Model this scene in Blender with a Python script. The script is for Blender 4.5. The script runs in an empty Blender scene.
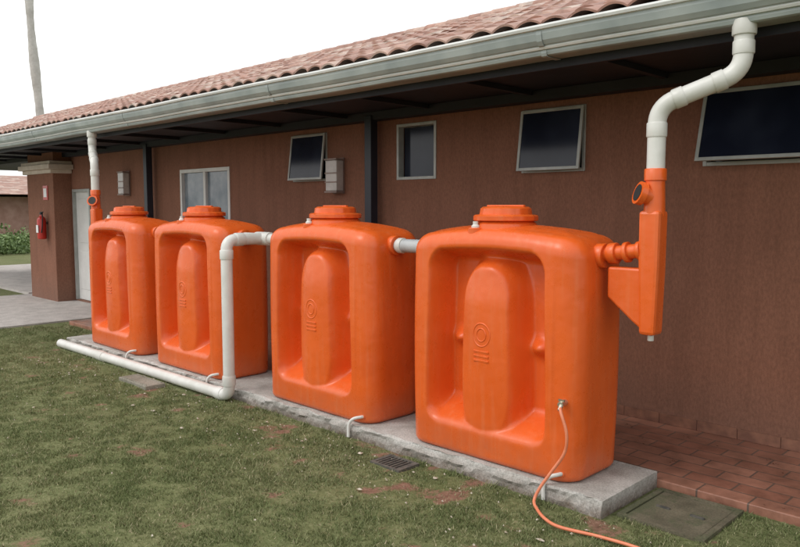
import bpy, math, random
import numpy as np
from mathutils import Vector, Matrix
random.seed(3); rng=np.random.default_rng(5)
scene=bpy.context.scene
R=math.radians

# ---------------------------------------------------------------- materials
def new_mat(name):
    m=bpy.data.materials.new(name); m.use_nodes=True
    nt=m.node_tree; b=nt.nodes["Principled BSDF"]
    return m,nt,b
def N(nt,t,**kw):
    n=nt.nodes.new(t)
    for k,v in kw.items(): setattr(n,k,v)
    return n
def noise(nt,scale,detail=4,rough=.6,vec=None):
    n=N(nt,'ShaderNodeTexNoise'); n.inputs['Scale'].default_value=scale
    n.inputs['Detail'].default_value=min(detail,4); n.inputs['Roughness'].default_value=rough
    if vec is not None: nt.links.new(vec,n.inputs['Vector'])
    return n
def ramp(nt,fac,stops):
    r=N(nt,'ShaderNodeValToRGB'); e=r.color_ramp.elements
    while len(e)<len(stops): e.new(.5)
    for i,(p,c) in enumerate(stops):
        e[i].position=p; e[i].color=(*c,1)
    nt.links.new(fac,r.inputs[0]); return r
def mixc(nt,fac,a,b,mode='MIX'):
    m=N(nt,'ShaderNodeMix',data_type='RGBA',blend_type=mode)
    if isinstance(fac,(int,float)): m.inputs[0].default_value=fac
    else: nt.links.new(fac,m.inputs[0])
    for s,v in ((6,a),(7,b)):
        if isinstance(v,tuple): m.inputs[s].default_value=(*v,1)
        else: nt.links.new(v,m.inputs[s])
    return m.outputs[2]
def bump(nt,b,h,strength=.3,dist=.01):
    bp=N(nt,'ShaderNodeBump'); bp.inputs['Strength'].default_value=strength
    bp.inputs['Distance'].default_value=dist
    nt.links.new(h,bp.inputs['Height']); nt.links.new(bp.outputs[0],b.inputs['Normal'])
def geo(nt): return N(nt,'ShaderNodeNewGeometry').outputs['Position']
def simple(name,c1,c2,scale=6,rough=.5,bs=0,bscale=60,metal=0,detail=3,bd=.004,lo=.35,hi=.65):
    m,nt,b=new_mat(name); p=geo(nt)
    n=noise(nt,scale,detail,.6,p)
    r=ramp(nt,n.outputs[0],[(lo,c1),(hi,c2)])
    nt.links.new(r.outputs[0],b.inputs['Base Color'])
    b.inputs['Roughness'].default_value=rough; b.inputs['Metallic'].default_value=metal
    if bs:
        n2=noise(nt,bscale,2,.6,p); bump(nt,b,n2.outputs[0],bs,bd)
    return m

def tank_mat():
    m,nt,b=new_mat("orange_polyethylene"); p=geo(nt)
    n=noise(nt,2.2,3,.6,p)
    r=ramp(nt,n.outputs[0],[(.3,(.70,.108,.014)),(.7,(.79,.132,.020))])
    sep=N(nt,'ShaderNodeSeparateXYZ'); nt.links.new(p,sep.inputs[0])
    mr=N(nt,'ShaderNodeMapRange'); mr.inputs[1].default_value=.38; mr.inputs[2].default_value=.10
    nt.links.new(sep.outputs[2],mr.inputs[0])
    n3=noise(nt,9,4,.7,p)
    mu=N(nt,'ShaderNodeMath',operation='MULTIPLY'); nt.links.new(mr.outputs[0],mu.inputs[0]); nt.links.new(n3.outputs[0],mu.inputs[1])
    mu2=N(nt,'ShaderNodeMath',operation='MULTIPLY'); nt.links.new(mu.outputs[0],mu2.inputs[0]); mu2.inputs[1].default_value=.75
    c=mixc(nt,mu2.outputs[0],r.outputs[0],(.36,.14,.075))
    mp=N(nt,'ShaderNodeMapping'); mp.inputs['Scale'].default_value=(14,14,.9); nt.links.new(p,mp.inputs[0])
    ns=noise(nt,1.6,4,.65,mp.outputs[0])
    rs=ramp(nt,ns.outputs[0],[(.50,(0,0,0)),(.8,(.22,.22,.22))])
    c=mixc(nt,rs.outputs[0],c,(.72,.30,.15))
    nt.links.new(c,b.inputs['Base Color'])
    rr=ramp(nt,n3.outputs[0],[(.3,(.22,.22,.22)),(.75,(.42,.42,.42))])
    nt.links.new(rr.outputs[0],b.inputs['Roughness'])
    b.inputs['Specular IOR Level'].default_value=.5
    nb=noise(nt,8,2,.5,p)
    bump(nt,b,nb.outputs[0],.35,.014)
    return m
M_tank=tank_mat()
M_pvc=simple("white_pvc",(.60,.60,.56),(.72,.72,.69),5,.35,.1,40)
M_pvcg=simple("grey_flexible_pipe",(.42,.44,.45),(.52,.54,.55),5,.4)
M_steel=simple("brass_tap_metal",(.55,.5,.42),(.65,.6,.5),20,.3,metal=.9)
M_gutter=simple("gutter_painted_metal",(.26,.30,.30),(.38,.42,.41),2.5,.36,.15,8,bd=.01)
M_gutlip=simple("gutter_lip_white",(.60,.62,.61),(.72,.73,.72),3,.4)
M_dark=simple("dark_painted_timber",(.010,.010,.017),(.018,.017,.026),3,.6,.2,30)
M_post=simple("dark_blue_post_paint",(.012,.015,.026),(.02,.024,.038),3,.45)
M_alu=simple("aluminium_frame",(.34,.35,.33),(.44,.45,.43),6,.4,metal=.1)
M_white=simple("white_door_paint",(.62,.62,.60),(.70,.70,.68),4,.45)
M_beige=simple("beige_moulding",(.50,.42,.34),(.60,.52,.44),6,.7,.2,40)
M_lampg=simple("lamp_glass",(.46,.42,.40),(.56,.52,.49),8,.25)
M_lampf=simple("lamp_frame",(.22,.16,.14),(.30,.22,.19),8,.5)
M_black=simple("black_rubber_and_shade",(.012,.012,.012),(.02,.02,.02),8,.6)  # extinguisher fittings; also the painted shade in grate and filter mouth
M_red=simple("extinguisher_red",(.42,.02,.015),(.5,.03,.02),8,.3)
M_signw=simple("sign_white",(.7,.7,.7),(.8,.8,.8),8,.5)
M_hose=simple("salmon_hose",(.68,.20,.10),(.76,.26,.14),12,.4)
M_iron=simple("cast_iron_grate",(.06,.06,.055),(.13,.12,.10),20,.7,.3,60)
M_tiledk=simple("skirting_tile",(.17,.08,.055),(.29,.14,.09),9,.5)
M_trunk=simple("palm_trunk_bark",(.38,.37,.35),(.54,.53,.51),1.4,.9,.5,6,bd=.05)
M_leafd=simple("shrub_leaves",(.08,.14,.04),(.20,.28,.10),3,.6)
M_frond=simple("palm_fronds",(.04,.07,.025),(.08,.12,.04),3,.6)
M_stone=simple("pale_pillar",(.42,.25,.20),(.52,.34,.28),3,.8)
M_debris=simple("dry_leaf_bits",(.26,.20,.13),(.60,.55,.47),40,.8)

def glass_mat():
    m,nt,b=new_mat("dark_window_glass"); p=geo(nt)
    n=noise(nt,2.5,2,.5,p); r=ramp(nt,n.outputs[0],[(.35,(.010,.013,.026)),(.65,(.024,.030,.050))])
    nt.links.new(r.outputs[0],b.inputs['Base Color']); b.inputs['Roughness'].default_value=.14
    b.inputs['Specular IOR Level'].default_value=.35
    return m
M_glass=glass_mat()
M_glassl=simple("curtained_glass",(.14,.18,.22),(.28,.32,.36),4,.15)

def wall_mat():
    m,nt,b=new_mat("terracotta_render"); p=geo(nt)
    n=noise(nt,.9,4,.65,p)
    r=ramp(nt,n.outputs[0],[(.3,(.215,.095,.060)),(.7,(.265,.121,.077))])
    mp=N(nt,'ShaderNodeMapping'); mp.inputs['Scale'].default_value=(6,6,.7); nt.links.new(p,mp.inputs[0])
    ns=noise(nt,1.3,4,.7,mp.outputs[0])
    rs=ramp(nt,ns.outputs[0],[(.45,(1,1,1)),(.75,(.82,.81,.80))])
    c=mixc(nt,1.0,r.outputs[0],rs.outputs[0],'MULTIPLY')
    # splash dirt near the floor
    sep=N(nt,'ShaderNodeSeparateXYZ'); nt.links.new(p,sep.inputs[0])
    mr=N(nt,'ShaderNodeMapRange'); mr.inputs[1].default_value=.55; mr.inputs[2].default_value=.05; nt.links.new(sep.outputs[2],mr.inputs[0])
    mu=N(nt,'ShaderNodeMath',operation='MULTIPLY'); nt.links.new(mr.outputs[0],mu.inputs[0]); nt.links.new(n.outputs[0],mu.inputs[1])
    c=mixc(nt,mu.outputs[0],c,(.20,.12,.09))
    mp2=N(nt,'ShaderNodeMapping'); mp2.inputs['Scale'].default_value=(1,1,.45); nt.links.new(p,mp2.inputs[0])
    n2=noise(nt,60,3,.75,mp2.outputs[0])
    r2=ramp(nt,n2.outputs[0],[(.35,(.82,.82,.82)),(.62,(1.10,1.10,1.10))])
    c=mixc(nt,1.0,c,r2.outputs[0],'MULTIPLY')
    nt.links.new(c,b.inputs['Base Color']); b.inputs['Roughness'].default_value=.85
    b.inputs['Specular IOR Level'].default_value=.3
    bump(nt,b,n2.outputs[0],.6,.007)
    return m
M_wall=wall_mat()

def roof_mat():
    m,nt,b=new_mat("clay_roof_tiles"); p=geo(nt)
    sn=N(nt,'ShaderNodeVectorMath',operation='SNAP'); sn.inputs[1].default_value=(.2,.36,50)
    nt.links.new(p,sn.inputs[0])
    w=N(nt,'ShaderNodeTexWhiteNoise'); nt.links.new(sn.outputs[0],w.inputs[0])
    r=ramp(nt,w.outputs[0],[(0,(.30,.15,.11)),(.4,(.40,.22,.17)),(.8,(.47,.31,.25)),(1,(.55,.44,.38))])
    n=noise(nt,7,4,.7,p); r2=ramp(nt,n.outputs[0],[(.35,(.6,.6,.6)),(.65,(1.1,1.08,1.05))])
    c=mixc(nt,.8,r.outputs[0],r2.outputs[0],'MULTIPLY')
    nt.links.new(c,b.inputs['Base Color']); b.inputs['Roughness'].default_value=.55
    bump(nt,b,n.outputs[0],.3,.01); return m
M_roof=roof_mat()

def concrete_mat(name,base=(.36,.35,.32),dark=(.17,.16,.13),moss=(.10,.12,.06),mosslo=.58):
    m,nt,b=new_mat(name); p=geo(nt)
    n=noise(nt,4,4,.7,p); r=ramp(nt,n.outputs[0],[(.3,dark),(.62,base)])
    n2=noise(nt,2.6,4,.75,p); r2=ramp(nt,n2.outputs[0],[(mosslo,(0,0,0)),(mosslo+.1,(.7,.7,.7))])
    c=mixc(nt,r2.outputs[0],r.outputs[0],moss)
    n4=noise(nt,90,3,.7,p); r4=ramp(nt,n4.outputs[0],[(.35,(.7,.7,.7)),(.6,(1.1,1.1,1.1))])
    c=mixc(nt,1.0,c,r4.outputs[0],'MULTIPLY')
    nt.links.new(c,b.inputs['Base Color']); b.inputs['Roughness'].default_value=.9
    bump(nt,b,n4.outputs[0],.6,.006); return m
def slab_mat():
    m,nt,b=new_mat("slab_concrete"); p=geo(nt)
    n=noise(nt,5,4,.7,p); r=ramp(nt,n.outputs[0],[(.3,(.32,.31,.28)),(.62,(.52,.51,.48))])
    sep=N(nt,'ShaderNodeSeparateXYZ'); nt.links.new(p,sep.inputs[0])
    mr=N(nt,'ShaderNodeMapRange'); mr.inputs[1].default_value=.09; mr.inputs[2].default_value=.01; nt.links.new(sep.outputs[2],mr.inputs[0])
    n2=noise(nt,14,4,.8,p)
    mu=N(nt,'ShaderNodeMath',operation='MULTIPLY_ADD'); nt.links.new(n2.outputs[0],mu.inputs[0]); mu.inputs[1].default_value=1.6; mu.inputs[2].default_value=-.10
    mu2=N(nt,'ShaderNodeMath',operation='MULTIPLY',use_clamp=True); nt.links.new(mu.outputs[0],mu2.inputs[0]); nt.links.new(mr.outputs[0],mu2.inputs[1])
    c=mixc(nt,mu2.outputs[0],r.outputs[0],(.14,.095,.065))
    n4=noise(nt,90,3,.7,p); r4=ramp(nt,n4.outputs[0],[(.35,(.7,.7,.7)),(.6,(1.1,1.1,1.1))])
    c=mixc(nt,1.0,c,r4.outputs[0],'MULTIPLY')
    nt.links.new(c,b.inputs['Base Color']); b.inputs['Roughness'].default_value=.9
    bump(nt,b,n4.outputs[0],.7,.007); return m
M_slab=slab_mat()
M_cover=concrete_mat("mossy_concrete",(.17,.15,.10),(.09,.08,.05),(.08,.095,.045),.45)
M_cover2=concrete_mat("pale_cover_concrete",(.30,.28,.23),(.16,.15,.11),(.12,.13,.07),.58)
M_path=concrete_mat("path_concrete",(.54,.50,.47),(.38,.35,.33),(.32,.28,.26),.66)

def tile_mat():
    m,nt,b=new_mat("terracotta_floor_tiles"); p=geo(nt)
    br=N(nt,'ShaderNodeTexBrick'); nt.links.new(p,br.inputs[0])
    br.inputs['Scale'].default_value=1; br.inputs['Brick Width'].default_value=.30; br.inputs['Row Height'].default_value=.15
    br.inputs['Mortar Size'].default_value=.006; br.inputs['Color1'].default_value=(.28,.12,.08,1); br.inputs['Color2'].default_value=(.39,.19,.13,1)
    br.inputs['Mortar'].default_value=(.14,.10,.08,1); br.inputs['Bias'].default_value=0
    n=noise(nt,5,4,.7,p); r2=ramp(nt,n.outputs[0],[(.3,(.5,.5,.5)),(.7,(1.2,1.2,1.2))])
    c=mixc(nt,1.0,br.outputs[0],r2.outputs[0],'MULTIPLY')
    nt.links.new(c,b.inputs['Base Color']); 
    rr=ramp(nt,n.outputs[0],[(.3,(.25,.25,.25)),(.7,(.5,.5,.5))]); nt.links.new(rr.outputs[0],b.inputs['Roughness'])
    inv=N(nt,'ShaderNodeMath',operation='MULTIPLY'); nt.links.new(br.outputs[1],inv.inputs[0]); inv.inputs[1].default_value=-1
    bump(nt,b,inv.outputs[0],.5,.004); return m
M_tile=tile_mat()

def ground_mat():
    m,nt,b=new_mat("lawn_soil"); p=geo(nt)
    at=N(nt,'ShaderNodeAttribute'); at.attribute_name="dirt"
    n=noise(nt,1.2,4,.7,p); n2=noise(nt,26,4,.8,p)
    g=ramp(nt,n2.outputs[0],[(.3,(.085,.095,.042)),(.52,(.165,.18,.085)),(.72,(.26,.25,.15))])
    g2=ramp(nt,n.outputs[0],[(.3,(.8,.88,.75)),(.7,(1.15,1.1,1.1))])
    gc=mixc(nt,1.0,g.outputs[0],g2.outputs[0],'MULTIPLY')
    d=ramp(nt,n2.outputs[0],[(.3,(.15,.08,.055)),(.55,(.25,.14,.10)),(.75,(.34,.22,.16))])
    ma=N(nt,'ShaderNodeMath',operation='MULTIPLY_ADD'); nt.links.new(n2.outputs[0],ma.inputs[0]); ma.inputs[1].default_value=1.1
    nt.links.new(at.outputs['Fac'],ma.inputs[2])
    rr=ramp(nt,ma.outputs[0],[(.78,(0,0,0)),(1.02,(.95,.95,.95))])
    c=mixc(nt,rr.outputs[0],gc,d.outputs[0])
    nt.links.new(c,b.inputs['Base Color']); b.inputs['Roughness'].default_value=.95
    b.inputs['Specular IOR Level'].default_value=.15
    bump(nt,b,n2.outputs[0],.9,.02); return m
M_ground=ground_mat()
def blade_mat():
    m,nt,b=new_mat("grass_blades"); p=geo(nt)
    at=N(nt,'ShaderNodeAttribute'); at.attribute_name="tone"
    r=ramp(nt,at.outputs['Fac'],[(0,(.10,.125,.052)),(.45,(.18,.205,.092)),(.75,(.26,.265,.145)),(1,(.42,.37,.25))])
    n=noise(nt,1.1,4,.65,p); r2=ramp(nt,n.outputs[0],[(.32,(.78,.88,.72)),(.68,(1.25,1.15,1.2))])
    c=mixc(nt,1.0,r.outputs[0],r2.outputs[0],'MULTIPLY')
    nt.links.new(c,b.inputs['Base Color']); b.inputs['Roughness'].default_value=.7
    b.inputs['Specular IOR Level'].default_value=.2
    return m
M_blade=blade_mat()

# ---------------------------------------------------------------- mesh helpers
def obj(name,verts,faces,mat,parent=None,smooth=False,bevel=0,loc=None):
    me=bpy.data.meshes.new(name); me.from_pydata([tuple(v) for v in verts],[],faces); me.update()
    if smooth:
        for p in me.polygons: p.use_smooth=True
    o=bpy.data.objects.new(name,me); scene.collection.objects.link(o)
    if mat: me.materials.append(mat)
    if parent: o.parent=parent
    if loc: o.location=loc
    if bevel:
        bv=o.modifiers.new("bevel",'BEVEL'); bv.width=bevel; bv.segments=2; bv.limit_method='ANGLE'
    return o
def empty(name,loc=(0,0,0)):
    e=bpy.data.objects.new(name,None); e.location=loc; e.empty_display_size=.2
    scene.collection.objects.link(e); return e
BF=[(0,3,2,1),(4,5,6,7),(0,1,5,4),(1,2,6,5),(2,3,7,6),(3,0,4,7)]
def bverts(x0,x1,y0,y1,z0,z1):
    return [(x0,y0,z0),(x1,y0,z0),(x1,y1,z0),(x0,y1,z0),(x0,y0,z1),(x1,y0,z1),(x1,y1,z1),(x0,y1,z1)]
def box(name,x0,x1,y0,y1,z0,z1,mat,parent=None,bevel=0):
    return obj(name,bverts(x0,x1,y0,y1,z0,z1),BF,mat,parent,bevel=bevel)
def boxes(name,lst,mat,parent=None,bevel=0):
    V=[];F=[]
    for b in lst:
        k=len(V); V+=bverts(*b); F+=[tuple(i+k for i in f) for f in BF]
    return obj(name,V,F,mat,parent,bevel=bevel)
def prism(name,poly,y0,y1,mat,parent=None,bevel=0):
    n=len(poly); V=[(x,y0,z) for x,z in poly]+[(x,y1,z) for x,z in poly]
    F=[tuple(range(n)),tuple(range(2*n-1,n-1,-1))]+[(i,n+i,n+(i+1)%n,(i+1)%n) for i in range(n)]
    F=[tuple(reversed(f)) for f in F]
    return obj(name,V,F,mat,parent,bevel=bevel)
def revolve(name,prof,mat,parent=None,seg=40,knurl=0,loc=None,rot=None):
    V=[];F=[]
    for j,(r,z) in enumerate(prof):
        for i in range(seg):
            a=2*math.pi*i/seg
            rr=r*(1+(knurl if (i%4)<2 else 0)) if 0<j<len(prof)-2 else r
            V.append((rr*math.cos(a),rr*math.sin(a),z))
    for j in range(len(prof)-1):
        for i in range(seg):
            k=(i+1)%seg; F.append((j*seg+i,j*seg+k,(j+1)*seg+k,(j+1)*seg+i))
    F.append(tuple(range(seg-1,-1,-1))); F.append(tuple((len(prof)-1)*seg+i for i in range(seg)))
    if rot is not None: V=[tuple(rot@Vector(v)) for v in V]
    o=obj(name,V,F,mat,parent,smooth=True,loc=loc)
    es=o.modifiers.new("es",'EDGE_SPLIT'); es.split_angle=R(38)
    return o
def round_path(pts,rad,seg=7):
    P=[Vector(p) for p in pts]; out=[P[0]]
    for i in range(1,len(P)-1):
        a=(P[i-1]-P[i]); c=(P[i+1]-P[i]); r=min(rad,a.length*.49,c.length*.49)
        s=P[i]+a.normalized()*r; e=P[i]+c.normalized()*r
        for k in range(seg+1):
            t=k/seg; out.append(s*(1-t)**2+P[i]*2*t*(1-t)+e*t*t)
    out.append(P[-1]); return out
def catmull(pts,n=10):
    P=[Vector(p) for p in pts]; P=[P[0]*2-P[1]]+P+[P[-1]*2-P[-2]]; out=[]
    for i in range(1,len(P)-2):
        for k in range(n):
            t=k/n; a,b,c,d=P[i-1:i+3]
            out.append(.5*((2*b)+(c-a)*t+(2*a-5*b+4*c-d)*t*t+(3*b-a-3*c+d)*t**3))
    out.append(P[-2]); return out
def tube(name,path,r,mat,parent=None,seg=20,radii=None,cap=True):
    V=[];F=[];n=len(path)
    t0=(path[1]-path[0]).normalized(); up=Vector((0,0,1)) if abs(t0.z)<.9 else Vector((1,0,0))
    nrm=t0.cross(up).normalized()
    for i in range(n):
        t=(path[min(i+1,n-1)]-path[max(i-1,0)]).normalized()
        nrm=(nrm-t*nrm.dot(t)).normalized(); bn=t.cross(nrm)
        rr=radii[i] if radii else r
        for k in range(seg):
            a=2*math.pi*k/seg; V.append(path[i]+nrm*math.cos(a)*rr+bn*math.sin(a)*rr)
    for i in range(n-1):
        for k in range(seg):
            l=(k+1)%seg; F.append((i*seg+k,i*seg+l,(i+1)*seg+l,(i+1)*seg+k))
    if cap: F.append(tuple(range(seg-1,-1,-1))); F.append(tuple((n-1)*seg+i for i in range(seg)))
    o=obj(name,V,F,mat,parent,smooth=True)
    es=o.modifiers.new("es",'EDGE_SPLIT'); es.split_angle=R(50)
    return o
def sleeve(name,a,b,r,mat,parent=None):
    a=Vector(a);b=Vector(b); d=(b-a)
    pts=[a,a+d*.001,a+d*.08,a+d*.92,a+d*.999,b]
    return tube(name,pts,r,mat,parent,radii=[r*.9,r*.96,r,r,r*.96,r*.9],seg=24)

def vnoise(x,y,seed=0):
    r=np.random.default_rng(seed).random((256,256))
    xi=np.floor(x).astype(int); yi=np.floor(y).astype(int); fx=x-xi; fy=y-yi
    fx=fx*fx*(3-2*fx); fy=fy*fy*(3-2*fy)
    g=lambda i,j: r[i%256,j%256]
    return (g(xi,yi)*(1-fx)*(1-fy)+g(xi+1,yi)*fx*(1-fy)+g(xi,yi+1)*(1-fx)*fy+g(xi+1,yi+1)*fx*fy)
def fbm(x,y,s,seed=0,o=4):
    t=0;a=.5;tot=0
    for k in range(o):
        t=t+a*vnoise(x*s*2**k+17.3*k,y*s*2**k+5.1*k,seed+k); tot+=a; a*=.55
    return t/tot
def sstep(a,b,x):
    t=np.clip((x-a)/(b-a),0,1); return t*t*(3-2*t)

# ---------------------------------------------------------------- layout constants
YW=5.55      # wall plane
YE=4.12      # eave
TL=1.34; TD=.60; TY=3.735
TANKX=[-3.62,-5.36,-7.42,-9.10]   # left ends
SL=.345

def dirt_at(x,y):
    base=fbm(x,y,5.5,11)
    near=sstep(2.9,3.66,y)*sstep(-10.5,-5,x)
    near2=np.exp(-((x+2.9)/1.5)**2-((y-3.3)/.35)**2)
    d=(base-.64)*3.0+near*.27+near2*.20
    d=d-sstep(-1.0,2.0,2.2-y)*0.2
    return np.clip(d,0,.65)

# ---------------------------------------------------------------- ground
def axis(lo,hi,st,outer_lo,outer_hi):
    a=list(np.arange(lo,hi+1e-6,st)); 
    s=st; v=lo; L=[]
    while v>outer_lo: s*=1.35; v-=s; L.append(v)
    s=st; v=hi; H=[]
    while v<outer_hi: s*=1.35; v+=s; H.append(v)
    return np.array(L[::-1]+a+H)
xs=axis(-13,2,.06,-400,400); ys=axis(-1.2,4.6,.06,-400,400)
X,Y=np.meshgrid(xs,ys,indexing='ij')
D=dirt_at(X,Y); inside=(X>-13)&(X<2)&(Y<4.6)&(Y>-1.2)
D=np.where(inside,D,D*.3)
Z=(fbm(X,Y,1.1,40)-.5)*.05+(fbm(X,Y,7,60)-.5)*.02
fade=np.where(inside,1,0)*(1-sstep(3.45,3.75,Y))*(sstep(-12.9,-11.5,X))
Z=Z*fade-.004-D*.006*fade
V=np.stack([X.ravel(),Y.ravel(),Z.ravel()],1)
ny=len(ys); F=[]
for i in range(len(xs)-1):
    for j in range(ny-1):
        a=i*ny+j; F.append((a,a+ny,a+ny+1,a+1))
g=obj("ground",V.tolist(),F,M_ground,smooth=True)
at=g.data.attributes.new("dirt",'FLOAT','POINT'); at.data.foreach_set("value",D.ravel().astype(np.float32))
def gz(x,y):
    x=np.asarray(x,float);y=np.asarray(y,float)
    f=(1-sstep(3.45,3.75,y))*sstep(-12.9,-11.5,x)*((y>-1.2)&(x<2))
    return ((fbm(x,y,1.1,40)-.5)*.05+(fbm(x,y,7,60)-.5)*.02)*f-.004-dirt_at(x,y)*.006*f

# ---------------------------------------------------------------- grass blades (one object)
def make_grass(n):
    x=-12.5+rng.random(n*3)*13.7; y=-.2+rng.random(n*3)*4.55
    fwd=-.7037*x+.7105*y; rt=.7105*x+.7037*y
    k=(fwd>2.9)&(np.abs(rt)<fwd*.66+.3)
    k&=(rng.random(len(x))<np.clip((5.2/np.maximum(fwd,.1))**1.3,0,1))
    k&=~((y>3.665)&(x<-2.0)&(x>-9.7))
    k&=~((y>3.78)&(x>-2.01)&(x<-1.51))
    k&=~((y>3.50-.0)&(x>-9.6)&(x<-5.6)&(y<3.66)&(rng.random(len(x))<.6))
    k&=~((x<-6.68)&(x>-7.3)&(y>3.26)&(y<3.5))
    k&=~((x<-3.36)&(x>-3.68)&(y>3.38)&(y<3.6))
    k&=~(x<-11.45+.12*np.sin(y*5)-.1*np.sin(y*13))
    d=dirt_at(x,y); k&=rng.random(len(x))>np.clip(d*1.7-.05,0,.92)
    cl=fbm(x,y,9,90,3); k&=rng.random(len(x))<np.clip((cl-.28)*4,.15,1)
    x=x[k][:n];y=y[k][:n];d=d[k][:n];cl=cl[k][:n]
    n=len(x); z=gz(x,y)
    a=rng.random(n)*6.283; h=(.007+.016*rng.random(n)**1.5)*(.5+cl*1.0); h*=1-.5*d
    edge=(y>3.60)&(x<-2)&(rng.random(n)<.5)
    h=np.where(edge,h*1.9,h)
    tuft=rng.random(n)<.012; h=np.where(tuft,h*1.9,h)
    w=.0020+.0022*rng.random(n); lean=h*(.3+1.2*rng.random(n)); b=rng.random(n)*6.283
    V=np.empty((n,3,3),np.float32)
    dx=np.cos(a)*w; dy=np.sin(a)*w
    V[:,0]=np.stack([x-dx,y-dy,z-.004],1); V[:,1]=np.stack([x+dx,y+dy,z-.004],1)
    V[:,2]=np.stack([x+np.cos(b)*lean,y+np.sin(b)*lean,z+h],1)
    me=bpy.data.meshes.new("grass"); me.vertices.add(n*3); me.vertices.foreach_set("co",V.ravel())
    me.loops.add(n*3); me.loops.foreach_set("vertex_index",np.arange(n*3,dtype=np.int32))
    me.polygons.add(n); me.polygons.foreach_set("loop_start",np.arange(0,n*3,3,dtype=np.int32))
    me.update(calc_edges=True); me.validate()
    tone=np.clip(rng.normal(.40,.2,n)+(.5-cl)*.5+d*.5+(rng.random(n)<.10)*.5,0,1)
    at=me.attributes.new("tone",'FLOAT','POINT'); at.data.foreach_set("value",np.repeat(tone,3).astype(np.float32))
    me.materials.append(M_blade)
    o=bpy.data.objects.new("grass",me); scene.collection.objects.link(o)
make_grass(390000)

V=[];F=[]
for i in range(420):
    x=random.uniform(-9,-.8); y=random.uniform(.8,3.6); 
    if random.random()<.6: y=random.uniform(2.9,3.62)
    z=float(gz(x,y))+.010; s=random.uniform(.004,.012) if random.random()<.93 else random.uniform(.016,.028); k=len(V)
    a0=random.random()*6
    for j in range(5):
        a=a0+j*1.2566; r=s*random.uniform(.6,1.2)
        V.append((x+r*math.cos(a),y+r*math.sin(a)*.7,z+random.uniform(0,.008)))
    V.append((x,y,z+.012)); 
    F+=[(k+j,k+(j+1)%5,k+5) for j in range(5)]
obj("scattered_leaf_litter",V,F,M_debris)

# ---------------------------------------------------------------- slab, patio, path, covers
def rough_slab():
    V=[];F=[]; x0,x1,y0,y1=-9.62,-2.05,3.685,4.36
    nx=240
    prof=[(-.008,-.02),(-.004,.03),(0,.06),(.004,.088),(.016,.1),(.3,.1),(.675,.1),(.675,-.02)]
    for i in range(nx+1):
        x=x0+(x1-x0)*i/nx
        for dy,z in prof:
            e=float(fbm(np.array([x*1.0]),np.array([z*6]),8,77)[0]-.5)
            yy=y0+dy+(e*.06 if dy<.1 else 0)
            V.append((x,yy,z+ (e*.014 if dy<.1 and z>0 else 0)))
    n=len(prof)
    for i in range(nx):
        for j in range(n-1):
            a=i*n+j; F.append((a,a+n,a+n+1,a+1))
    F.append(tuple(range(n))); F.append(tuple(nx*n+j for j in range(n-1,-1,-1)))
    return obj("concrete_slab",V,F,M_slab)
rough_slab()
box("tiled_patio",-11.3,3,4.362,5.55,-.03,.05,M_tile,bevel=.006)
box("concrete_path",-15.7,-11.6,-6,5.9,-.03,.02,M_path)
p=empty("porch_floor"); box("porch_tiles",-22,-15.72,5.3,9.0,-.03,.045,M_path,p)
box("garden_path",-24,-22.3,-6,14,-.03,.02,M_path)
e=empty("manhole_cover")
box("cover_slab",-1.97,-1.55,3.82,4.29,-.02,.012,M_cover,e,bevel=.006)
boxes("cover_rim",[(-2.01,-1.975,3.78,4.33,-.02,.016),(-1.545,-1.51,3.78,4.33,-.02,.016),(-1.975,-1.545,3.78,3.815,-.02,.016),(-1.975,-1.545,4.295,4.33,-.02,.016)],M_cover,e)
boxes("lift_handles",[(-1.90,-1.82,4.04,4.055,.012,.022),(-1.70,-1.62,4.04,4.055,.012,.022)],M_iron,e)
e=empty("inspection_cover")
box("lid",-7.28,-6.70,3.28,3.49,-.02,.03,M_cover2,e,bevel=.008)
boxes("lid_recess_frame",[(-7.25,-6.73,3.30,3.312,.03,.036),(-7.25,-6.73,3.458,3.47,.03,.036)],M_cover2,e)
e=empty("drain_grate")
bl=[(-3.66,-3.63,3.40,3.60,-.02,.012),(-3.41,-3.38,3.40,3.60,-.02,.012),(-3.63,-3.41,3.40,3.42,-.02,.012),(-3.63,-3.41,3.58,3.60,-.02,.012)]
bl+=[(-3.62+i*.032,-3.607+i*.032,3.42,3.58,-.02,.01) for i in range(7)]
boxes("grate_bars",bl,M_iron,e)
box("grate_shade_fill",-3.63,-3.41,3.42,3.58,-.02,-.0005,M_black,e)  # solid black block painted as the shade below the bars

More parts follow.
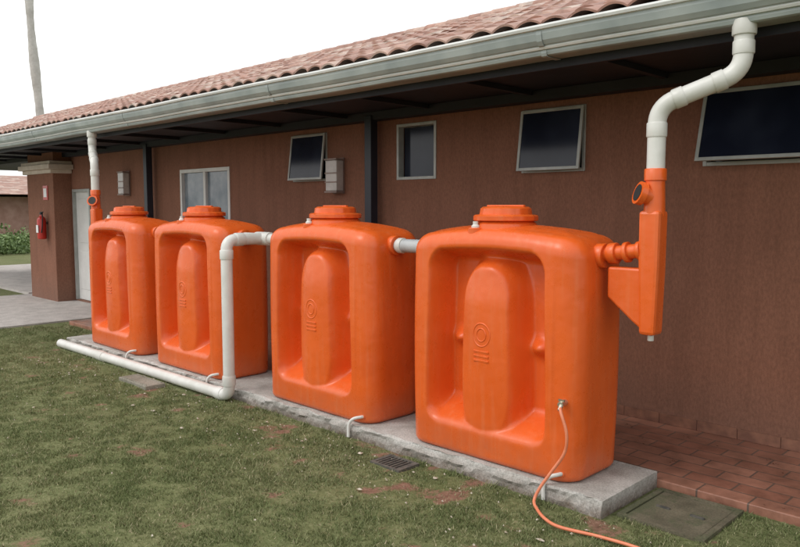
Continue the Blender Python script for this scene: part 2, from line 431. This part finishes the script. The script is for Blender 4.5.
# ---------------------------------------------------------------- tanks
def tank_mesh():
    a=TL/2; b=TD/2; r=.145; H=1.455
    ring=[]
    nf=160
    for i in range(nf): ring.append(('e',0,(i)/nf))
    for i in range(11): ring.append(('c',1,i/11))
    for i in range(12): ring.append(('e',1,i/12))
    for i in range(11): ring.append(('c',2,i/11))
    for i in range(nf): ring.append(('e',2,i/nf))
    for i in range(11): ring.append(('c',3,i/11))
    for i in range(12): ring.append(('e',3,i/12))
    for i in range(11): ring.append(('c',0,i/11))
    lev=[]
    rb=.04; rt=.105
    for k in range(5):
        t=k/5*math.pi/2; lev.append((rb*(1-math.sin(t)),rb*(1-math.cos(t))))
    n=122
    for k in range(n+1): lev.append((0,rb+(H-rt-rb)*k/n))
    for k in range(1,10):
        t=k/9*math.pi/2; lev.append((rt*(1-math.cos(t)),H-rt+rt*math.sin(t)))
    for ins,dz in ((.13,.007),(.16,.012),(.21,.018),(.26,.022),(b-.004,.024)): lev.append((ins,H+dz))
    P=[];mask=[]
    A=[math.pi,-math.pi/2,0,math.pi/2]
    for ins,z in lev:
        aa=a-ins; bb=b-ins; rr=max(r-ins*.8,.003); rr=min(rr,bb*.98)
        C=[(-aa+rr,-bb+rr),(aa-rr,-bb+rr),(aa-rr,bb-rr),(-aa+rr,bb-rr)]
        for kind,i,t in ring:
            if kind=='c':
                ang=A[i]+t*math.pi/2; cx,cy=C[i]
                P.append((cx+rr*math.cos(ang),cy+rr*math.sin(ang),z)); mask.append(0)
            else:
                if i==0: s=(C[0][0],-bb); e2=(C[1][0],-bb)
                elif i==1: s=(aa,C[1][1]); e2=(aa,C[2][1])
                elif i==2: s=(C[2][0],bb); e2=(C[3][0],bb)
                else: s=(-aa,C[3][1]); e2=(-aa,C[0][1])
                P.append((s[0]+(e2[0]-s[0])*t,s[1]+(e2[1]-s[1])*t,z)); mask.append(1 if i==0 else (-1 if i==2 else 0))
    P=np.array(P); mask=np.array(mask); x,y,z=P[:,0],P[:,1],P[:,2]
    def rb_sd(x,z,cx,cz,hx,hz,r):
        qx=np.abs(x-cx)-hx+r; qz=np.abs(z-cz)-hz+r
        return np.sqrt(np.maximum(qx,0)**2+np.maximum(qz,0)**2)+np.minimum(np.maximum(qx,qz),0)-r
    wx=.485-.02*sstep(.4,1.3,z)
    xo_=x+.008
    sd=rb_sd(xo_/(wx/.485),z,0,.755,.485,.59,.12)
    w=sstep(-.004,.080,-sd)
    rampz=sstep(.18,.37,z)
    depth=.225*w*(.06+.94*rampz)
    hw=.228-.022*sstep(.45,1.3,z)-.045*(1-sstep(.13,.45,z))
    sdr=rb_sd((x+.015)/(hw/.228),z,0,.70,.228,.575,.20)
    wr=sstep(-.060,.050,-sdr)
    rib_depth=.010+.045*((x+.015)/.2)**2+.03*sstep(1.0,1.3,z)
    depth=depth*(1-wr)+np.minimum(depth,rib_depth)*wr
    for sx in (-1,1):
        d2=((x-sx*.32)**2*.5+((z-.76)*1.0)**2); depth-= .07*np.exp(-d2/(.05**2))*w*(1-wr)
    depth=np.maximum(depth,0)
    bul=-.016*np.cos(np.clip(z/H,0,1)*math.pi-math.pi/2)*np.cos(np.clip(x/a,-1,1)*math.pi/2)
    y=y+np.where(mask==1,depth+bul,0)-np.where(mask==-1,depth*.5,0)
    endm=sstep(a-.14,a,np.abs(x))
    x=x+np.sign(x)*endm*(.018*np.sin(np.clip(z/H,0,1)*math.pi))
    z=z+ .060*(1-(x/a)**2)*sstep(1.05,1.45,z)
    V=np.stack([x,y,z],1); n=len(ring); F=[]
    for j in range(len(lev)-1):
        for i in range(n):
            k=(i+1)%n; F.append((j*n+i,j*n+k,(j+1)*n+k,(j+1)*n+i))
    F.append(tuple(range(n-1,-1,-1))); F.append(tuple((len(lev)-1)*n+i for i in range(n)))
    me=bpy.data.meshes.new("tank_body"); me.from_pydata(V.tolist(),[],F); me.update()
    for p in me.polygons: p.use_smooth=True
    me.materials.append(M_tank); return me
TM=tank_mesh()
SZ=.1
for ti,x0 in enumerate(TANKX):
    cx=x0+TL/2; cy=TY+TD/2
    e=empty("water_tank",(cx,cy,SZ)); e.rotation_euler=(0,0,R([.5,-.6,.5,-.4][ti]))
    o=bpy.data.objects.new("body",TM); scene.collection.objects.link(o); o.parent=e
    lx=(-.04,-.02,0)
    revolve("neck",[(.215,1.49),(.205,1.54),(.185,1.556)],M_tank,e,48,loc=lx)
    revolve("lid",[(.205,1.558),(.212,1.564),(.212,1.590),(.202,1.598),(.172,1.602),(.166,1.640),(.150,1.652),(.05,1.656)],M_tank,e,64,knurl=.016,loc=lx)
    boxes("lid_grips",[(-.19,.11,-.032,-.008,1.650,1.664)],M_tank,e,bevel=.004)
    revolve("vent_plug",[(.028,1.48),(.028,1.535),(.018,1.545),(.018,1.565)],M_pvc,e,20,loc=(-.13,-.225,-.008))
    revolve("vent_base",[(.05,1.45),(.05,1.515),(.045,1.52)],M_tank,e,24,loc=(-.13,-.225,-.004))
    yb=-TD/2+.010-.015
    ringp=[Vector((-.015+.066*math.cos(t),yb+.003+.045*(.066*math.cos(t)/.2)**2,.83+.075*math.sin(t))) for t in np.linspace(0,2*math.pi,41)]
    tube("mark_ring",ringp,.007,M_tank,e,8)
    ringp=[Vector((-.015+.036*math.cos(t),yb+.002,.83+.042*math.sin(t))) for t in np.linspace(0,2*math.pi,31)]
    tube("mark_ring_inner",ringp,.006,M_tank,e,8)
    boxes("mark_bars",[(-.075,.045,yb-.004,yb+.02,.715,.728),(-.075,.045,yb-.004,yb+.02,.685,.698),(-.075,.045,yb-.004,yb+.02,.655,.668)],M_tank,e,bevel=.002)
    tube("drain_pipe",catmull([(.59,-.22,.055),(.58,-.300,.06),(.54,-.345,.045),(.515,-.365,.0),(.52,-.375,-.09)],6),.012,M_pvc,e,12)
    sleeve("drain_nut",(.59,-.21,.055),(.583,-.285,.058),.022,M_tank,e)
    for sx in (-1,1):
        sleeve("end_flange",(sx*(TL/2-.02),-.03,1.36),(sx*(TL/2+.035),-.03,1.36),.075,M_tank,e)

e=empty("garden_hose")
tube("hose",catmull([(-2.335,3.69,.585),(-2.31,3.655,.565),(-2.27,3.655,.45),(-2.285,3.66,.33),(-2.36,3.64,.2),(-2.415,3.61,.10),(-2.43,3.575,.03),(-2.36,3.50,.022),(-2.25,3.42,.02),(-2.13,3.385,.02),(-1.92,3.43,.02),(-1.7,3.45,.02),(-1.4,3.42,.02),(-1.0,3.28,.02),(-.5,3.3,.02)],10),.0095,M_hose,e,10)
e=empty("tank_tap")
sleeve("tap_body",(-2.36,3.82,.60),(-2.335,3.685,.60),.018,M_steel,e)
sleeve("tap_spout",(-2.335,3.70,.60),(-2.33,3.67,.57),.013,M_steel,e)
box("tap_handle",-2.355,-2.315,3.695,3.705,.617,.63,M_steel,e)

def link(xa,xb,ylink=4.0,z=1.46,mat=M_pvcg):
    e=empty("connecting_pipe")
    n=26; pts=[Vector((xa+(xb-xa)*i/n,ylink,z)) for i in range(n+1)]
    tube("hose_section",pts,.045,mat,e,radii=[.046+(.006 if i%2 else 0) for i in range(n+1)])
    sleeve("clamp",(xa+.05,ylink,z),(xa+.10,ylink,z),.058,M_pvc,e)
    sleeve("clamp_2",(xb-.10,ylink,z),(xb-.05,ylink,z),.058,M_pvc,e)
link(TANKX[1]+TL,TANKX[0]); link(TANKX[3]+TL,TANKX[2])

e=empty("overflow_pipe")
zt=1.46; xo=-5.73; yo=3.60
tube("cross_pipe",round_path([(TANKX[2]+TL,4.0,zt),(TANKX[1],4.0,zt)],.01),.05,M_pvc,e,24)
sleeve("tee",(xo-.11,4.0,zt),(xo+.11,4.0,zt),.062,M_pvc,e)
pth=round_path([(xo,4.0,zt),(xo,yo,zt),(xo,yo,.055),(-9.55,3.575,.045)],.10)
tube("riser",pth,.052,M_pvc,e,28)
sleeve("elbow_sleeve",(xo,yo,zt-.09),(xo,yo,zt-.17),.060,M_pvc,e)
sleeve("elbow_sleeve_2",(xo,yo+.09,zt),(xo,yo+.17,zt),.060,M_pvc,e)
sleeve("elbow_sleeve_3",(xo,yo,.15),(xo,yo,.24),.060,M_pvc,e)
sleeve("elbow_sleeve_4",(xo-.10,yo,.055),(xo-.19,yo,.054),.060,M_pvc,e)
sleeve("coupling",(-8.3,3.583,.048),(-8.45,3.582,.048),.059,M_pvc,e)

# ---------------------------------------------------------------- downpipes with leaf filters
def downpipe(xf,dirn):
    e=empty("rain_downpipe"); xg=xf+.40*dirn; yf=4.02
    tube("pipe",round_path([(xg,4.17,2.78),(xg,4.17,2.47),(xf,yf,2.31),(xf,yf,1.90)],.10,9),.050,M_pvc,e,28)
    sleeve("outlet",(xg,4.17,2.74),(xg,4.17,2.66),.062,M_pvc,e)
    A=Vector((xg,4.17,2.47)); B=Vector((xf,yf,2.31)); d=(B-A).normalized()
    sleeve("elbow_top_sleeve",(xg,4.17,2.63),(xg,4.17,2.56),.056,M_pvc,e)
    sleeve("elbow_mid_sleeve",A+d*.09,A+d*.15,.056,M_pvc,e)
    sleeve("elbow_low_sleeve",B-d*.15,B-d*.09,.056,M_pvc,e)
    sleeve("elbow_base_sleeve",(xf,yf,2.22),(xf,yf,2.14),.056,M_pvc,e)
    f=empty("leaf_filter")
    tube("collar",[Vector((xf,yf,z)) for z in (1.965,1.96,1.90,1.895,1.70)],.06,M_tank,f,28,radii=[.056,.061,.061,.053,.060])
    ax=Vector((-.62*dirn,-.72,.30)).normalized()
    c=Vector((xf,yf,1.80))
    tube("debris_mouth",[c,c+ax*.07,c+ax*.071,c+ax*.105],.05,M_tank,f,24,radii=[.048,.052,.066,.066])
    tube("mouth_shade_disc",[c+ax*.1075,c+ax*.1085],.05,M_black,f,24,radii=[.048,.048])  # black disc stands in for the shade inside the open mouth
    s=-dirn
    def PX(l): return [(xf+s*u,z) for u,z in l]
    pr=PX([(-.058,1.73),(.068,1.73),(.066,1.46),(.05,1.02),(-.045,1.02),(-.056,1.4)])
    gs=PX([(.03,1.40),(.26,1.40),(.26,1.22),(.10,1.09),(.03,1.04)])
    if s>0: pr=pr[::-1]; gs=gs[::-1]
    prism("filter_body",pr,yf-.06,yf+.06,M_tank,f,bevel=.02)
    prism("filter_chute",gs,yf-.045,yf+.045,M_tank,f,bevel=.014)
    xt=xf+s*.30
    tube("inlet_pipe",[Vector((xf,yf-.01,1.51)),Vector((xt,yf-.01,1.47))],.042,M_tank,f,24)
    sleeve("inlet_ring",(xf+s*.06,yf-.01,1.502),(xf+s*.085,yf-.01,1.498),.056,M_tank,f)
    sleeve("inlet_ring_2",(xf+s*.14,yf-.01,1.490),(xf+s*.165,yf-.01,1.486),.060,M_tank,f)
    sleeve("inlet_ring_3",(xf+s*.215,yf-.01,1.48),(xf+s*.265,yf-.01,1.475),.062,M_tank,f)
    sleeve("outlet_nipple",(xf,yf,1.03),(xf,yf,.985),.018,M_pvc,f)
downpipe(-1.955,1); downpipe(-9.40,-1)

# ---------------------------------------------------------------- building
B=empty("rendered_building")
wins=[(-2.33,-1.50,2.05,2.60),(-3.96,-3.32,2.05,2.60),(-5.54,-4.99,2.03,2.60),(-7.31,-6.67,2.05,2.60),(-10.03,-8.71,1.10,2.29)]
door=(-13.95,-13.2,.05,2.07)
ops=wins+[door]+[(.2,.85,2.05,2.60)]
X0,X1,ZT=-14.0,3.0,2.74
xb=sorted({X0,X1}|{v for o in ops for v in o[:2]}); zb=sorted({0.0,ZT}|{v for o in ops for v in o[2:]})
V=[];F=[]
def quad(a,b,c,d):
    k=len(V); V.extend([a,b,c,d]); F.append((k,k+1,k+2,k+3))
for i in range(len(xb)-1):
    for j in range(len(zb)-1):
        mx=(xb[i]+xb[i+1])/2; mz=(zb[j]+zb[j+1])/2
        if any(o[0]<mx<o[1] and o[2]<mz<o[3] for o in ops): continue
        quad((xb[i],YW,zb[j]),(xb[i+1],YW,zb[j]),(xb[i+1],YW,zb[j+1]),(xb[i],YW,zb[j+1]))
for x0,x1,z0,z1 in ops:
    d=YW+.14
    quad((x0,YW,z0),(x0,d,z0),(x1,d,z0),(x1,YW,z0)); quad((x0,YW,z1),(x1,YW,z1),(x1,d,z1),(x0,d,z1))
    quad((x0,YW,z0),(x0,YW,z1),(x0,d,z1),(x0,d,z0)); quad((x1,YW,z0),(x1,d,z0),(x1,d,z1),(x1,YW,z1))
quad((X0,YW,0),(X0,YW,ZT),(X0,10,ZT),(X0,10,0)); quad((X1,YW,0),(X1,10,0),(X1,10,ZT),(X1,YW,ZT)); quad((X0,10,0),(X0,10,ZT),(X1,10,ZT),(X1,10,0))
obj("walls",V,F,M_wall,B)
sk=[]; x=-13.1
while x<3: sk.append((x,min(x+.296,3),YW-.012,YW-.001,.052,.13)); x+=.30
boxes("skirting",sk,M_tiledk,B)

def awning(x0,x1,z0,z1,ang,name):
    y=YW+.02; t=.03
    boxes(name+"_frame",[(x0,x0+t,y-.03,y+.05,z0,z1),(x1-t,x1,y-.03,y+.05,z0,z1),(x0+t,x1-t,y-.03,y+.05,z1-t,z1),(x0+t,x1-t,y-.03,y+.05,z0,z0+t)],M_alu,B,bevel=.003)
    box(name+"_dark_room",x0+t,x1-t,y+.06,y+.07,z0+t,z1-t,M_glass,B)
    if ang is None: return
    h=z1-z0-.02; w=x1-x0-.01; s=.026
    parts=boxes(name+"_sash",[(-w/2,-w/2+s,-.02,0,-h,0),(w/2-s,w/2,-.02,0,-h,0),(-w/2+s,w/2-s,-.02,0,-s,0),(-w/2+s,w/2-s,-.02,0,-h,-h+s)],M_alu,B,bevel=.002)
    gl=box(name+"_pane",-w/2+s,w/2-s,-.013,-.007,-h+s,-s,M_glass,B)
    for o in (parts,gl):
        o.location=((x0+x1)/2,y-.035,z1-.01); o.rotation_euler=(-ang,0,0)
for i,(w,a) in enumerate(zip(wins[:4],(R(15),R(7),None,R(7)))):
    awning(*w,a,"window")
awning(.2,.85,2.05,2.60,None,"window")
x0,x1,z0,z1=wins[4]; y=YW+.03; t=.05; xm=(x0+x1)/2
boxes("big_window_frame",[(x0,x0+t,y-.04,y+.05,z0,z1),(x1-t,x1,y-.04,y+.05,z0,z1),(x0+t,x1-t,y-.04,y+.05,z1-t,z1),(x0+t,x1-t,y-.04,y+.05,z0,z0+t),(xm-.03,xm+.03,y-.03,y+.04,z0+t,z1-t)],M_white,B,bevel=.003)
box("big_window_pane",x0+t,x1-t,y+.01,y+.02,z0+t,z1-t,M_glassl,B)
box("door_leaf",-13.90,-13.25,YW+.03,YW+.07,.055,2.02,M_white,B,bevel=.004)
boxes("door_frame",[(-13.95,-13.90,YW-.02,YW+.09,.05,2.07),(-13.25,-13.2,YW-.02,YW+.09,.05,2.07),(-13.90,-13.25,YW-.02,YW+.09,2.02,2.07)],M_alu,B)
boxes("door_panels",[(-13.80,-13.35,YW+.02,YW+.035,.25,.95),(-13.80,-13.35,YW+.02,YW+.035,1.1,1.9)],M_white,B,bevel=.006)
boxes("eave_posts",[(-5.86,-5.76,5.38,5.48,.05,2.70),(-10.84,-10.74,5.38,5.48,.05,2.70),(-.86,-.76,5.38,5.48,.05,2.70)],M_post,B,bevel=.006)
box("porch_pier",-15.3,-14.003,5.22,5.95,0,2.40,M_wall,B,bevel=.01)
boxes("pier_capital",[(-15.36,-13.94,5.16,5.54,2.36,2.43),(-15.42,-13.86,5.10,5.54,2.432,2.52),(-15.36,-13.92,5.14,5.54,2.522,2.58)],M_beige,B,bevel=.008)
box("pier_top",-15.28,-14.02,5.24,5.9,2.40,2.74,M_wall,B)
boxes("porch_pier_far",[(-21.6,-21.1,5.4,5.9,0,2.74)],M_wall,B)
XL,XR=-22.0,3.4
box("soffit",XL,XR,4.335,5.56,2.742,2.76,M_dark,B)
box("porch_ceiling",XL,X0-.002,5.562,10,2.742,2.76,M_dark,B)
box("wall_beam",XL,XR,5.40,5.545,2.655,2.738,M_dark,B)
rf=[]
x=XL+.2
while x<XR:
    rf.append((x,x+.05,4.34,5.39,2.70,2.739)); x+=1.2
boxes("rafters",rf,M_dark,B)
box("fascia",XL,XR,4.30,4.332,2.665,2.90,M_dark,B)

def extr(name,prof,x0,x1,mat,nx=40,parent=B,wob=0):
    V=[];F=[];n=len(prof)
    for i in range(nx+1):
        x=x0+(x1-x0)*i/nx
        for y,z in prof: V.append((x,y,z+wob*math.sin(x*1.7)+wob*.6*math.sin(x*4.1)))
    for i in range(nx):
        for j in range(n-1):
            a=i*n+j; F.append((a,a+n,a+n+1,a+1))
    o=obj(name,V,F,mat,parent)
    so=o.modifiers.new("sol",'SOLIDIFY'); so.thickness=.004
    return o
gp=[(4.292,2.90),(4.292,2.725),(4.285,2.715),(4.14,2.712),(4.125,2.718),(4.118,2.735),(4.120,2.765),(4.085,2.775),(4.066,2.80),(4.056,2.84),(4.056,2.862)]
extr("gutter",gp,XL,XR,M_gutter,60,wob=.0025)
gl=[(4.056,2.862),(4.040,2.865),(4.034,2.880),(4.040,2.893),(4.056,2.893)]
extr("gutter_lip",gl,XL,XR,M_gutlip,60,wob=.0025)
extr("gutter_bead",[(4.121,2.750),(4.104,2.750),(4.096,2.762),(4.102,2.774),(4.12,2.778)],XL,XR,M_gutlip,60,wob=.0025)
for k,xx in enumerate(np.arange(-20.5,3,2.95)):
    gpp=[(y-.004 if y<4.2 else y,z-.004) for y,z in gp[2:]]
    extr("gutter_joint",gpp,xx,xx+.04,M_gutter,1)
per=.2; course=.36
nxp=int((XR+.1-XL+.1)/per*8)
xsr=np.linspace(XL-.1,XR+.1,nxp+1)
prof=np.abs(np.sin(np.pi*xsr/per))**.8*.036
jit=np.random.default_rng(8).normal(0,.005,(4000,))
yr=YE-.02; Lr=7.82-yr; nc=int(round(Lr/course))
course=Lr/nc
V=[];F=[]
for c in range(nc):
    ci=(np.floor(xsr/per).astype(int)*13+c*101)%4000
    for e_,(yy,dz) in enumerate(((yr+c*course,.026),(yr+(c+1)*course,.004))):
        zz=2.895+SL*(yy-yr)+prof+dz+jit[ci]*(1 if e_==0 else .3)
        ys_=yy+(jit[ci]*1.5 if e_==0 else 0)
        V+= list(zip(xsr.tolist(),(ys_*np.ones_like(xsr)).tolist(),zz.tolist()))
m=len(xsr)
for r_ in range(2*nc-1):
    for i in range(m-1):
        a=r_*m+i; F.append((a,a+1,a+m+1,a+m))
o=obj("roof_tiles",V,F,M_roof,B)
so=o.modifiers.new("sol",'SOLIDIFY'); so.thickness=.014; so.offset=-1
zr=2.895+SL*Lr
V=[(XL-.1,7.82,zr+.02),(XR+.1,7.82,zr+.02),(XR+.1,11.5,zr+.02-SL*3.7),(XL-.1,11.5,zr+.02-SL*3.7)]
obj("roof_back_slope",V,[(0,1,2,3)],M_roof,B)
obj("roof_deck",[(XL,4.30,2.885),(XR,4.30,2.885),(XR,7.82,zr-.07),(XL,7.82,zr-.07)],[(0,1,2,3)],M_dark,B)
V=[];F=[]
ns=int((XR-XL)/.38)
for k in range(ns):
    xa=XL+k*.38; k0=len(V)
    for xx,rr in ((xa,.10),(xa+.40,.088)):
        for j in range(9):
            t=math.pi*j/8; V.append((xx,7.82+rr*math.cos(t),zr+.0+rr*.9*math.sin(t)))
    for j in range(8): F.append((k0+j,k0+9+j,k0+10+j,k0+1+j))
    F.append(tuple(k0+j for j in range(9)))
obj("ridge_caps",V,F,M_roof,B,smooth=False)
obj("gable_right",[(X1,YW,2.76),(X1,10,2.76),(X1,7.82,zr-.09),(X1,YW,3.30)],[(0,1,2,3)],M_wall,B)
obj("gable_left",[(XL+.1,4.4,2.76),(XL+.1,10,2.76),(XL+.1,7.82,zr-.09)],[(0,1,2)],M_wall,B)

for lx,lz in ((-6.46,2.10),(-11.72,2.13)):
    e=empty("wall_lamp")
    yy=YW-.003
    box("back_plate",lx-.09,lx+.09,yy-.02,yy,lz-.20,lz+.20,M_lampf,e,bevel=.004)
    box("diffuser",lx-.095,lx+.095,yy-.125,yy-.022,lz-.17,lz+.17,M_lampg,e,bevel=.008)
    boxes("frame",[(lx-.105,lx+.105,yy-.135,yy-.021,lz+.172,lz+.19),(lx-.105,lx+.105,yy-.135,yy-.021,lz-.19,lz-.172),
                   (lx-.102,lx+.102,yy-.132,yy-.126,lz+.02,lz+.035),(lx-.102,lx+.102,yy-.132,yy-.126,lz-.08,lz-.065)],M_lampf,e)

e=empty("fire_extinguisher",(-14.36,5.12,1.16))
revolve("cylinder",[(.06,0),(.075,.01),(.078,.04),(.078,.34),(.065,.39),(.03,.42),(.025,.45)],M_red,e,24)
box("valve",-.03,.03,-.02,.02,.45,.49,M_black,e); box("handle",-.02,.09,-.012,.012,.49,.505,M_black,e)
tube("hose",catmull([(.03,0,.46),(.11,-.02,.42),(.115,-.03,.25),(.09,-.04,.12)],6),.01,M_black,e,8)
box("label",-.05,.05,-.083,-.0775,.12,.26,M_signw,e)
box("bracket",-.04,.04,.06,.099,.28,.31,M_black,e)
e=empty("extinguisher_sign"); box("sign_plate",-14.47,-14.25,5.205,5.218,1.88,2.14,M_red,e); box("sign_arrow_panel",-14.43,-14.29,5.200,5.204,1.93,2.09,M_signw,e)

# ---------------------------------------------------------------- background
def far_roof(parent,x0,x1,y0,y1,z0,z1,ov=.7):
    xm=(x0+x1)/2
    V=[(x0-ov,y0-ov,z0),(x1+ov,y0-ov,z0),(x1+ov,y1+ov,z0),(x0-ov,y1+ov,z0),(xm,y0+2,z1),(xm,y1-2,z1)]
    F=[(0,1,4),(1,2,5,4),(2,3,5),(3,0,4,5),(0,3,2,1)]
    obj("roof",V,F,M_roof,parent)
H2=empty("garden_house")
box("walls",-44,-36,2.5,16,0,2.2,M_stone,H2)
far_roof(H2,-44,-36,2.5,16,2.3,3.3,1.3)
boxes("porch_columns",[(-35.2,-34.75,y,y+.45,0,2.29) for y in (2.0,4.6,7.2,9.8,12.4,15)],M_beige,H2)
boxes("windows",[(-35.995,-35.98,y,y+.8,1.2,2.0) for y in (3.3,6.0,8.6,13.6)],M_glassl,H2)
def shrub(name,c,rx,ry,rz,n,seed,mat=M_leafd,ls=.08):
    rg=np.random.default_rng(seed); V=[];F=[]
    lob=[(rg.normal(0,.45,3),rg.uniform(.35,.6)) for _ in range(9)]
    for i in range(n):
        l,rad=lob[rg.integers(len(lob))]
        d=rg.normal(0,1,3); d/=np.linalg.norm(d); q=l*.8+d*rad*rg.uniform(.6,1.05)
        pz=abs(q[2]); pnt=np.array([c[0]+q[0]*rx,c[1]+q[1]*ry,c[2]+pz*rz])
        u=rg.normal(0,1,3); u/=np.linalg.norm(u); v=np.cross(u,rg.normal(0,1,3)); v/=np.linalg.norm(v)
        s=ls*rg.uniform(.6,1.3); k=len(V)
        V+= [tuple(pnt-u*s),tuple(pnt+v*s*.45),tuple(pnt+u*s),tuple(pnt-v*s*.45)]; F.append((k,k+1,k+2,k+3))
    return obj(name,V,F,mat)
for i,(x,y,s) in enumerate([(-29.5,7.6,.9),(-30.3,9.2,1.0),(-31,11.2,.95),(-28.6,5.8,.8),(-32.5,8.4,1.1),(-33,10.8,1.2),(-28.2,4.0,.9),(-31.5,13.2,1.1)]):
    shrub("shrub",(x,y,0),1.4*s,1.4*s,.7*s,1900,100+i)

e=empty("palm_tree",(-41.8,17.0,0))
bx,by=0,-2.1
pth=[Vector((bx+.25*math.sin(z*.25),by+.15*math.sin(z*.4),z)) for z in np.linspace(0,19,60)]
tube("trunk",pth,.2,M_trunk,e,14,radii=[.25-.0015*i+(.015 if i%2 else 0)+.03*math.sin(i*.5) for i in range(60)])
V=[];F=[]; top=pth[-1]
for f_ in range(18):
    a=f_/18*6.283+.1; L=3.2; el=random.uniform(.1,1.1)
    prev=None
    for k in range(16):
        t=k/15; r=L*t; h=math.sin(el)*r-1.6*t*t*1.0
        c=top+Vector((math.cos(a)*r*math.cos(el),math.sin(a)*r*math.cos(el),h))
        if prev is not None:
            sd=Vector((-math.sin(a),math.cos(a),0))
            for s in (-1,1):
                kk=len(V); V+= [tuple(prev),tuple(c),tuple(c+sd*s*.55*(1-t*.7)+Vector((0,0,-.35)))]; F.append((kk,kk+1,kk+2))
        prev=c
obj("fronds",V,F,M_frond,e)

# ---------------------------------------------------------------- world, light, camera
w=bpy.data.worlds.new("World"); scene.world=w; w.use_nodes=True
nt=w.node_tree; bg=nt.nodes["Background"]
sky=N(nt,'ShaderNodeTexSky'); sky.sky_type='NISHITA'; sky.sun_disc=False
EL=R(48); AZ=R(205)
sky.sun_elevation=EL; sky.sun_rotation=AZ; sky.air_density=1.2; sky.dust_density=6; sky.ozone_density=1
hs=N(nt,'ShaderNodeHueSaturation'); hs.inputs['Saturation'].default_value=.15
nt.links.new(sky.outputs[0],hs.inputs['Color'])
cloud=mixc(nt,.85,hs.outputs[0],(9.2,9.15,9.1))   # bright overcast cloud layer
nt.links.new(cloud,bg.inputs['Color'])
bg.inputs['Strength'].default_value=.15
sl=bpy.data.lights.new("sun",'SUN'); sl.energy=.85; sl.angle=R(24); sl.color=(1,.96,.91)
so=bpy.data.objects.new("sun",sl); scene.collection.objects.link(so)
sd=Vector((math.sin(AZ)*math.cos(EL),math.cos(AZ)*math.cos(EL),math.sin(EL)))
so.rotation_euler=(-sd).to_track_quat('-Z','Y').to_euler(); so.location=(0,-5,12)
scene.view_settings.view_transform='Standard'; scene.view_settings.look='None'; scene.view_settings.exposure=0
cd=bpy.data.cameras.new("camera"); cam=bpy.data.objects.new("camera",cd); scene.collection.objects.link(cam)
cd.lens=36*745/800; cd.sensor_width=36; cd.clip_end=2000; cd.clip_start=.05
cam.location=(0,0,1.75); cam.rotation_euler=(R(90-5.1),0,R(44.73))
scene.camera=cam
